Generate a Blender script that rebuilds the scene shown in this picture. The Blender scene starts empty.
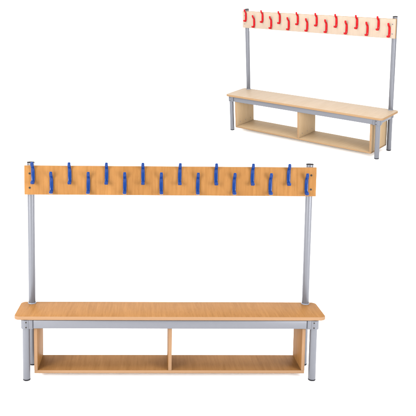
import bpy, bmesh, math, random
from mathutils import Matrix, Vector
random.seed(4)
sc = bpy.context.scene
COL = sc.collection

# ---------------------------------------------------------------- camera
cam_d = bpy.data.cameras.new("camera")
cam = bpy.data.objects.new("camera", cam_d)
COL.objects.link(cam)
CR = Matrix(((0.9997205, 0.00764084, 0.02237274), (-0.02142471, -0.10728242, 0.99399772), (0.0099952, -0.99419923, -0.10708873)))
cr, cd, cf = CR.col[0], CR.col[1], CR.col[2]
M = Matrix((cr, -cd, -cf)).transposed().to_4x4()
M.translation = Vector((-0.159404, -3.84394, 1.737748))
cam.matrix_world = M
cam_d.sensor_width = 36
cam_d.lens = 36 * 687.19 / 416
cam_d.shift_x = (208 - 159.635) / 416          # shift lens, as in product photography
cam_d.shift_y = (154.266 - 208) / 416
cam_d.clip_end = 200
sc.camera = cam

# ---------------------------------------------------------------- world: white studio, greyer behind the camera
W = bpy.data.worlds.new("World"); sc.world = W; W.use_nodes = True
nt = W.node_tree; bg = nt.nodes["Background"]
tc = nt.nodes.new("ShaderNodeTexCoord"); sx = nt.nodes.new("ShaderNodeSeparateXYZ")
rp = nt.nodes.new("ShaderNodeValToRGB")
mp = nt.nodes.new("ShaderNodeMapRange")
nt.links.new(tc.outputs["Generated"], sx.inputs[0])
nt.links.new(sx.outputs["Y"], mp.inputs["Value"])
mp.inputs["From Min"].default_value = -1; mp.inputs["From Max"].default_value = 1
rp.color_ramp.elements[0].position = 0.60; rp.color_ramp.elements[0].color = (.33, .33, .345, 1)
rp.color_ramp.elements[1].position = 0.87; rp.color_ramp.elements[1].color = (1, 1, 1, 1)
nt.links.new(mp.outputs[0], rp.inputs[0]); nt.links.new(rp.outputs[0], bg.inputs["Color"])
bg.inputs["Strength"].default_value = 1.1

# ---------------------------------------------------------------- studio softboxes, plus added fills for the small bench
def softbox(name, loc, target, w, h, power, col=(1, 1, 1)):
    L = bpy.data.lights.new(name, 'AREA'); L.shape = 'RECTANGLE'; L.size = w; L.size_y = h
    L.energy = power; L.color = col
    o = bpy.data.objects.new(name, L); COL.objects.link(o)
    o.location = loc
    o.rotation_euler = (Vector(target) - Vector(loc)).to_track_quat('-Z', 'Y').to_euler()
    return o
softbox("overhead_softbox", (0.2, 0.6, 5.2), (0.2, 0.8, 0), 6.0, 5.0, 150)
softbox("key_softbox", (-3.8, -3.9, 1.8), (0.1, 0.5, 0.4), 2.2, 2.6, 180, (1, .985, .96))
softbox("fill_softbox", (4.5, -4.0, 1.8), (0.4, 0.6, 0.4), 2.4, 2.4, 80)
softbox("added_side_fill", (-3.6, -0.6, 3.1), (1.3, 3.0, 1.2), 1.8, 1.8, 75)  # unseen lamp added from the left to brighten the small bench
softbox("added_right_fill", (3.6, -3.3, 1.2), (1.0, 3.0, 1.2), 2.6, 1.8, 88)  # unseen low lamp added to lift the small bench's inner panels

sc.view_settings.view_transform = 'Standard'; sc.view_settings.look = 'None'
sc.view_settings.gamma = 1; sc.view_settings.exposure = 1.65
sc.render.engine = 'CYCLES'
sc.cycles.max_bounces = 8; sc.cycles.diffuse_bounces = 5

# ---------------------------------------------------------------- materials
def new_mat(name):
    m = bpy.data.materials.new(name); m.use_nodes = True
    n = m.node_tree; return m, n, n.nodes["Principled BSDF"]

def wood(name, light, mid, dark, axis, rough=.5, strength=1.15):
    """laminate with the short fine flecks of beech / maple; axis = grain direction in object space"""
    m, n, b = new_mat(name); N = n.nodes.new; L = n.links.new
    tc = N("ShaderNodeTexCoord"); oi = N("ShaderNodeObjectInfo")
    add = N("ShaderNodeVectorMath"); add.operation = 'MULTIPLY_ADD'
    cmb = N("ShaderNodeCombineXYZ")
    for k in range(3): L(oi.outputs["Random"], cmb.inputs[k])
    L(cmb.outputs[0], add.inputs[0]); add.inputs[1].default_value = (7, 13, 5); L(tc.outputs["Object"], add.inputs[2])
    def noise(across, along, detail, rough_, dist=0.0):
        mpn = N("ShaderNodeMapping"); mpn.inputs["Scale"].default_value = [along if k == axis else across for k in range(3)]
        nz = N("ShaderNodeTexNoise"); nz.inputs["Scale"].default_value = 1; nz.inputs["Detail"].default_value = detail
        nz.inputs["Roughness"].default_value = rough_; nz.inputs["Distortion"].default_value = dist
        L(add.outputs[0], mpn.inputs[0]); L(mpn.outputs[0], nz.inputs[0]); return nz.outputs["Fac"]
    broad = noise(14, 1.6, 3, .5, .25)
    streak = noise(75, 5, 4, .6, .3)
    fleck = noise(300, 22, 2, .5)
    def ramp(src, p0, p1):
        r = N("ShaderNodeMapRange"); r.inputs["From Min"].default_value = p0; r.inputs["From Max"].default_value = p1
        L(src, r.inputs["Value"]); return r.outputs[0]
    def mix(f, a, c, blend='MIX'):
        x = N("ShaderNodeMix"); x.data_type = 'RGBA'; x.blend_type = blend
        if isinstance(f, float): x.inputs[0].default_value = f
        else: L(f, x.inputs[0])
        for s, v in ((x.inputs[6], a), (x.inputs[7], c)):
            if isinstance(v, tuple): s.default_value = (*v, 1)
            else: L(v, s)
        return x.outputs[2]
    sm = N("ShaderNodeMath"); sm.operation = 'MULTIPLY_ADD'
    L(ramp(streak, .3, .7), sm.inputs[0]); sm.inputs[1].default_value = .6 * strength
    s2 = N("ShaderNodeMath"); s2.operation = 'MULTIPLY'; L(ramp(broad, .3, .7), s2.inputs[0]); s2.inputs[1].default_value = .4
    L(s2.outputs[0], sm.inputs[2])
    c1 = mix(sm.outputs[0], light, mid)
    fm = N("ShaderNodeMath"); fm.operation = 'MULTIPLY'; L(ramp(fleck, .60, .76), fm.inputs[0]); fm.inputs[1].default_value = .36 * strength
    c2 = mix(fm.outputs[0], c1, dark)
    L(c2, b.inputs["Base Color"]); b.inputs["Roughness"].default_value = rough
    b.inputs["Specular IOR Level"].default_value = .5; b.inputs["IOR"].default_value = 1.06
    bp = N("ShaderNodeBump"); bp.inputs["Strength"].default_value = .06; bp.inputs["Distance"].default_value = .001
    L(streak, bp.inputs["Height"]); L(bp.outputs[0], b.inputs["Normal"])
    return m

def plain(name, col, rough, spec=.5, metallic=0.0, var=.04, scale=60, bump=0.0, coat=0.0):
    m, n, b = new_mat(name); N = n.nodes.new; L = n.links.new
    tc = N("ShaderNodeTexCoord"); nz = N("ShaderNodeTexNoise"); nz.inputs["Scale"].default_value = scale; nz.inputs["Detail"].default_value = 3
    L(tc.outputs["Object"], nz.inputs[0])
    x = N("ShaderNodeMix"); x.data_type = 'RGBA'
    x.inputs[6].default_value = (*[c * (1 - var) for c in col], 1); x.inputs[7].default_value = (*[min(1, c * (1 + var)) for c in col], 1)
    L(nz.outputs["Fac"], x.inputs[0]); L(x.outputs[2], b.inputs["Base Color"])
    b.inputs["Roughness"].default_value = rough; b.inputs["Specular IOR Level"].default_value = spec; b.inputs["Metallic"].default_value = metallic
    b.inputs["Coat Weight"].default_value = coat
    if bump:
        bp = N("ShaderNodeBump"); bp.inputs["Strength"].default_value = bump; bp.inputs["Distance"].default_value = .0005
        n2 = N("ShaderNodeTexNoise"); n2.inputs["Scale"].default_value = 900; L(tc.outputs["Object"], n2.inputs[0])
        L(n2.outputs["Fac"], bp.inputs["Height"]); L(bp.outputs[0], b.inputs["Normal"])
    return m

BE = ((.186, .091, .031), (.134, .0615, .0185), (.076, .033, .010))
MA = ((.258, .204, .150), (.228, .176, .123), (.175, .127, .080))
MAP = ((.285, .207, .126), (.250, .176, .100), (.19, .128, .065))
MAB = ((.246, .197, .154), (.222, .174, .132), (.18, .137, .098))
STEEL = plain("silver_powder_coat", (.082, .085, .097), .34, .5, .35, .03, 40, .15)
STEEL_D = plain("silver_casting", (.069, .072, .084), .42, .5, .2, .03, 40, .15)
RUBBER = plain("black_rubber", (.010, .010, .012), .8, .15)
CAP = plain("black_plastic_cap", (.012, .010, .010), .8, .1)
RING = plain("clear_grey_collar", (.115,.128,.16), .3)
SCREW = plain("zinc_screw", (.16, .15, .15), .35, .5, .6)
SCREW_D = plain("screw_socket", (.022, .019, .016), .7, .15)
BLUE = plain("blue_hook_plastic", (.0005, .0140, .080), .18, .16, 0, .05, 30, 0, .0)
RED = plain("red_hook_plastic", (.225, .001, .003), .25, .10, 0, .05, 30, 0, .0)
WHITE = plain("white_studio_paper", (.93, .93, .93), .9, .1, 0, .004, 3)

# ---------------------------------------------------------------- mesh helpers
def finish(name, bm, mats, parent=None, loc=(0, 0, 0), smooth=True, angle=35):
    bmesh.ops.recalc_face_normals(bm, faces=bm.faces)
    me = bpy.data.meshes.new(name); bm.to_mesh(me); bm.free()
    for m in (mats if isinstance(mats, (list, tuple)) else [mats]): me.materials.append(m)
    if smooth:
        me.polygons.foreach_set("use_smooth", [True] * len(me.polygons))
        me.set_sharp_from_angle(angle=math.radians(angle))
    o = bpy.data.objects.new(name, me); COL.objects.link(o)
    o.location = loc
    if parent: o.parent = parent
    return o

def lathe(prof, seg=48, cx=0, cy=0, bm=None):
    bm = bm or bmesh.new(); rings = []
    for r, z in prof:
        if r < 1e-6: rings.append([bm.verts.new((cx, cy, z))])
        else: rings.append([bm.verts.new((cx + r * math.cos(2 * math.pi * k / seg), cy + r * math.sin(2 * math.pi * k / seg), z)) for k in range(seg)])
    for a, b in zip(rings, rings[1:]):
        for k in range(seg):
            k2 = (k + 1) % seg
            if len(a) == 1 and len(b) == 1: continue
            if len(a) == 1: bm.faces.new((a[0], b[k], b[k2]))
            elif len(b) == 1: bm.faces.new((a[k], a[k2], b[0]))
            else: bm.faces.new((a[k], a[k2], b[k2], b[k]))
    return bm

def board(name, x0, x1, y0, y1, z0, z1, thin, mface, medge, parent, corner=0.0, ease=.0018):
    """laminated board: faces carry mface, the banded edges medge; `thin` is the thickness axis"""
    lo = [x0, y0, z0]; hi = [x1, y1, z1]
    ax = [k for k in range(3) if k != thin]
    c = [(lo[k] + hi[k]) / 2 for k in range(3)]; hs = [(hi[k] - lo[k]) / 2 for k in range(3)]
    u, v = ax; pts = []
    def outline(ins):
        r = max(corner - ins, .0008) if corner else .0008
        n = 10 if corner else 1
        P = []
        for sx_, sy_, a0 in ((1, 1, 0), (-1, 1, 90), (-1, -1, 180), (1, -1, 270)):
            for k in range(n + 1):
                a = math.radians(a0 + 90 * k / n)
                P.append((sx_ * (hs[u] - ins - r) + r * math.cos(a), sy_ * (hs[v] - ins - r) + r * math.sin(a)))
        return P
    bm = bmesh.new(); rings = []; T = hs[thin]
    steps = [(ease, -T), (ease * .3, -T + ease * .3), (0, -T + ease), (0, T - ease), (ease * .3, T - ease * .3), (ease, T)]
    for ins, t in steps:
        ring = []
        for a, b in outline(ins):
            co = [0, 0, 0]; co[u] = a; co[v] = b; co[thin] = t; ring.append(bm.verts.new(co))
        rings.append(ring)
    n = len(rings[0])
    for a, b in zip(rings, rings[1:]):
        for k in range(n):
            f = bm.faces.new((a[k], a[(k + 1) % n], b[(k + 1) % n], b[k])); f.material_index = 1
    bm.faces.new(rings[0][::-1]).material_index = 0; bm.faces.new(rings[-1]).material_index = 0
    return finish(name, bm, [mface, medge], parent, c, angle=50)

def boxbm(bm, c, s, bev=.002):
    r = bmesh.ops.create_cube(bm, size=1)
    for v in r['verts']: v.co = Vector((v.co.x * s[0] + c[0], v.co.y * s[1] + c[1], v.co.z * s[2] + c[2]))
    if bev: bmesh.ops.bevel(bm, geom=[e for e in bm.edges if all(v in r['verts'] for v in e.verts)], offset=bev, segments=3, affect='EDGES', profile=.5)

def disc_y(bm, x, y, z, r, depth, seg=20, normal='y', sgn=-1):
    """small domed screw head whose face looks along sgn*axis"""
    prof = [(r, 0), (r, depth * .5), (r * .8, depth * .9), (r * .42, depth), (r * .40, depth * .35), (0, depth * .3)]
    rings = []
    for rr, d in prof:
        ring = []
        for k in range(seg if rr > 1e-6 else 1):
            a = 2 * math.pi * k / seg; p, q = rr * math.cos(a), rr * math.sin(a)
            co = (x + p, y + sgn * d, z + q) if normal == 'y' else (x + sgn * d, y + p, z + q)
            ring.append(bm.verts.new(co))
        rings.append(ring)
    for i, (a, b) in enumerate(zip(rings, rings[1:])):
        for k in range(seg):
            k2 = (k + 1) % seg
            f = bm.faces.new((a[k], a[k2], b[0])) if len(b) == 1 else bm.faces.new((a[k], a[k2], b[k2], b[k]))
            f.material_index = 1 if i >= 3 else 0

def catmull(P, sub=5):
    out = []
    for i in range(len(P) - 1):
        p0 = P[max(i - 1, 0)]; p1 = P[i]; p2 = P[i + 1]; p3 = P[min(i + 2, len(P) - 1)]
        for s in range(sub):
            t = s / sub
            out.append(tuple(.5 * (2 * b + (c - a) * t + (2 * a - 5 * b + 4 * c - d) * t * t + (3 * b - a - 3 * c + d) * t ** 3) for a, b, c, d in zip(p0, p1, p2, p3)))
    out.append(P[-1]); return out

def hook_bm():
    """S-shaped moulded coat hook; y is the distance out from the board (towards -Y), z up"""
    P = [(.0310, .1320, .0064), (.0300, .1225, .0074), (.0250, .1090, .0078), (.0140, .0975, .0078), (.0075, .0860, .0082), (.0055, .0740, .0086),
         (.0050, .0560, .0088), (.0050, .0400, .0088), (.0060, .0260, .0086), (.0105, .0120, .0082), (.0185, .0050, .0084),
         (.0290, .0050, .0084), (.0362, .0110, .0084), (.0380, .0215, .0072)]
    P = catmull(P, 5); bm = bmesh.new(); rings = []; seg = 16
    for i, (y, z, w) in enumerate(P):
        a = P[max(i - 1, 0)]; b = P[min(i + 1, len(P) - 1)]
        ty, tz = b[0] - a[0], b[1] - a[1]; l = math.hypot(ty, tz); ty /= l; tz /= l
        ny, nz = -tz, ty
        s = min(i, len(P) - 1 - i) / 3.0; k = math.sqrt(max(0.02, 1 - (1 - min(s, 1)) ** 2))
        th = .0046 * k; ww = 1.22 * w * (0.55 + .45 * k)
        ring = []
        for j in range(seg):
            a_ = 2 * math.pi * j / seg; c, s_ = math.cos(a_), math.sin(a_)
            px = ww * math.copysign(abs(c) ** .3, c); pt = th * math.copysign(abs(s_) ** .6, s_)
            ring.append(bm.verts.new((px, -(y + ny * pt), z + nz * pt)))
        rings.append(ring)
    for a, b in zip(rings, rings[1:]):
        for j in range(seg): bm.faces.new((a[j], a[(j + 1) % seg], b[(j + 1) % seg], b[j]))
    bm.faces.new(rings[0][::-1]); bm.faces.new(rings[-1])
    # stiffening boss behind the flat middle, seated on the board
    boxbm(bm, (0, -.0030, .055), (.0150, .0052, .044), .0012)
    return bm

# ---------------------------------------------------------------- the bench
def bench(label, group, D, tones, btones, etone, box_etone, HOOK, panel_screws):
    root = bpy.data.objects.new("cloakroom_bench", None); COL.objects.link(root)
    root["label"] = label; root["category"] = "coat bench"
    A, d, Ap, Hs, Hr1, Hr2 = D['A'], D['d'], D['Ap'], D['Hs'], D['Hr1'], D['Hr2']
    R = .0218; T = .0205
    key = "beech" if HOOK is BLUE else "maple"
    WX = wood(key + "_laminate_upright", *(MAB if key == "maple" else tones), 2); WY = wood(key + "_laminate_flat", *tones, 1)
    BXW = wood(key + "_box_upright", *btones, 2); BYW = wood(key + "_box_flat", *btones, 1)
    EX = wood(key + "_edge_band", *etone, 0, .45, .5); EB = wood(key + "_box_edge_band", *box_etone, 0, .45, .5)
    # seat, with notches hidden by post collars
    board("seat", -.900, .900, -D['FO'], d + D['BO'], Hs - T, Hs, 2, WY, EX, root, corner=.036, ease=.0032)
    zt = Hs - T - .001
    ah = D['ah']
    # front legs
    for s in (-1, 1):
        leg = finish("leg", lathe([(R - .0004, .010), (R, .0125), (R, zt), (0, zt)], 48), STEEL, root, (s * A, 0, 0))
        finish("foot_cap", lathe([(0, 0), (R - .004, 0), (R - .0012, .0018), (R + .0002, .005), (R + .0002, .0085), (R - .001, .0098), (0, .0098)]), RUBBER, leg)
        br = bmesh.new(); lathe([(R + .0002, zt - ah), (R + .0068, zt - ah), (R + .0080, zt - ah + .0012), (R + .0080, zt - .0012), (R + .0068, zt), (R, zt)], 48, 0, 0, br)
        boxbm(br, (-s * (R + .0085), -.0005, zt - ah / 2), (.022, .047, ah - .0006), .002)
        boxbm(br, (0, R + .0075, zt - ah / 2), (.045, .024, ah - .0008), .002)
        brk = finish("corner_bracket", br, STEEL_D, leg)
        for q in (.22, .78):
            sb = bmesh.new()
            disc_y(sb, -s * .0045, -(R + .0076), zt - ah * q, .0042, .0022)
            finish("screw", sb, [SCREW_D, SCREW_D], brk)
    # posts run from the floor through the seat to above the hook board
    Hp = D['Hp']
    for s in (-1, 1):
        lean = D.get('lean', 0)
        post = finish("post", lathe([(R - .0004, .010), (R, .0125), (R, Hp - .004), (R - .0005, Hp - .0035), (0, Hp - .0035)], 48), STEEL, root, (s * Ap, d, 0))
        finish("foot_cap", lathe([(0, 0), (R - .004, 0), (R - .0012, .0018), (R + .0002, .005), (R + .0002, .0085), (R - .001, .0098), (0, .0098)]), RUBBER, post)
        finish("end_cap", lathe([(0, Hp - .0045), (R + .0008, Hp - .0045), (R + .0008, Hp - .001), (R - .002, Hp + .0015), (0, Hp + .0022)]), CAP, post)
        finish("seat_collar", lathe([(R, Hs + .0003), (R + .0026, Hs + .0003), (R + .0026, Hs + .0036), (R + .0012, Hs + .0052), (R, Hs + .0052)]), RING, post)
        br = bmesh.new(); lathe([(R + .0002, zt - ah), (R + .0068, zt - ah), (R + .0080, zt - ah + .0012), (R + .0080, zt - .0012), (R + .0068, zt), (R, zt)], 48, 0, 0, br)
        boxbm(br, (-s * (R + .0085), .0005, zt - ah / 2), (.022, .047, ah - .0006), .002)
        boxbm(br, (0, -R - .0075, zt - ah / 2), (.045, .024, ah - .0008), .002)
        finish("corner_bracket", br, STEEL_D, post)
    # aprons under the seat
    g = R + .0198
    def rail(x0, x1, y0, y1, inx=0):
        bm = bmesh.new(); boxbm(bm, ((x0 + x1) / 2, (y0 + y1) / 2, zt - ah / 2 - .0005), (abs(x1 - x0), abs(y1 - y0), ah - .003), .004)
        finish("apron_rail", bm, STEEL, root)
    rail(-A + g, A - g, -.0185, .0065)
    rail(-Ap + g, Ap - g, d - .0065, d + .0185)
    for s in (-1, 1):
        xm = s * (A + Ap) / 2; rail(xm - .0165, xm + .0165, g, d - g)
    # shoe shelf under the seat
    BX, y0, y1, z0, z1 = D['BX'], D['by0'], D['by1'], D['bz0'], D['bz1']
    tb = .0195
    ybk = min(y1, d + D['BO'] - .004)
    shelf = board("shoe_shelf", -BX + .0012, BX - .0012, y0 + .0008, y1, z0, z1, 2, BYW, EB, root)
    for s in (-1, 1):
        xa, xb = sorted((s * BX, s * (BX - tb)))
        p = board("side_panel", xa, xb, y0, y1, z1 + .0003, zt - .0002, 0, BXW, EB, root)
        if panel_screws:
            for q in (.20, .5, .80):
                sb = bmesh.new()
                disc_y(sb, -s * tb / 2, (q - .5) * (y1 - y0), z1 + .038 - (z1 + zt) / 2, .0045, .0016, normal='x', sgn=-s)
                finish("screw", sb, [SCREW, SCREW_D], p)
    xc = D['divx']
    p = board("divider_panel", xc - tb / 2, xc + tb / 2, y0, y1, z1 + .0003, zt - .0002, 0, BXW, EB, root)
    if panel_screws:
        for q in (.20, .5, .80):
            sb = bmesh.new()
            disc_y(sb, tb / 2, (q - .5) * (y1 - y0), z1 + .038 - (z1 + zt) / 2, .0045, .0016, normal='x', sgn=1)
            finish("screw", sb, [SCREW, SCREW_D], p)
    # hook board bolted to the front of the posts
    yb = d - R - .0005; tk = .0185
    hb = board("hook_board", -D['RL'], D['RL'], yb - tk, yb, Hr1, Hr2, 1, WX, EX, root)
    hh = Hr2 - Hr1
    for s in (-1, 1):
        for q in (.27, .76):
            sb = bmesh.new(); disc_y(sb, s * (Ap + .001), yb - tk, Hr2 - q * hh, .0062, .0022)
            o = finish("bolt", sb, [SCREW_D if key == "beech" else SCREW, SCREW_D], hb)
            o.location = -hb.location
    me0 = None
    for i in range(16):
        z = Hr2 - hh * (.107 if i % 2 == 0 else .163) / .1736
        x = D['h0'] + (D['h1'] - D['h0']) * i / 15
        if me0 is None:
            o = finish("coat_hook", hook_bm(), HOOK, root, angle=60); me0 = o
        else:
            o = me0.copy(); COL.objects.link(o); o.parent = root
        o.location = (x, yb - tk - .0003, z)
        o.rotation_euler = (0, math.radians(random.uniform(-.9, .9)), math.radians(random.uniform(-1.5, 1.5)))
    return root

DM = dict(A=.8321, d=.2199, FO=.0249, BO=.0304, Hs=.3867, Hr1=1.0584, Hr2=1.2320, RL=.8651, Ap=.8324, Hp=1.2485,
          BX=.7896, by0=.0088, by1=.2395, bz0=.035, bz1=.053, ah=.052, divx=.0, h0=-.812, h1=.805)
DS = dict(A=.8442, d=.2777, FO=.035, BO=.0226, Hs=.3988, Hr1=1.0718, Hr2=1.2472, RL=.8538, Ap=.8249, Hp=1.2643,
          BX=.7915, by0=-.0109, by1=.2935, bz0=.040, bz1=.055, ah=.052, divx=.0, h0=-.806, h1=.800)
BEe = ((.172, .104, .059), (.158, .092, .050), (.13, .070, .035))
MAe = ((.188, .120, .066), (.168, .104, .055), (.125, .072, .035))
main = bench("larger coat bench in orange beech laminate with dark blue hooks, seen straight from the front",
             None, DM, BE, BE, BEe, BEe, BLUE, False)
small = bench("smaller pale maple coat bench with bright red hooks, seen at an angle at upper right",
              None, DS, MA, MAP, MAe, MAe, RED, True)
SR = Matrix(((.70368743, .70640979, -.07621812), (-.70313389, .67694736, -.21758907), (-.1021114, .20670624, .97306)))
ST = Vector((1.391753, 3.012384, 1.123052))
Ms = SR.to_4x4(); Ms.translation = ST
small.matrix_world = Ms

# ---------------------------------------------------------------- seamless white paper: flat in front, rising to a gentle slope behind
n = SR.col[2]
bm = bmesh.new(); grid = []
X0, X1, Y0, Y1, NX, NY = -7.0, 9.0, -5.0, 10.0, 40, 90
for j in range(NY + 1):
    y = Y0 + (Y1 - Y0) * j / NY; row = []
    t = min(max((y - .55) / (1.95 - .55), 0), 1); t = t * t * (3 - 2 * t)
    for i in range(NX + 1):
        x = X0 + (X1 - X0) * i / NX
        zp = ST.z - (n.x * (x - ST.x) + n.y * (y - ST.y)) / n.z
        row.append(bm.verts.new((x, y, t * zp)))
    grid.append(row)
for j in range(NY):
    for i in range(NX): bm.faces.new((grid[j][i], grid[j][i + 1], grid[j + 1][i + 1], grid[j + 1][i]))
fl = finish("studio_floor", bm, WHITE, angle=180)
fl["kind"] = "structure"
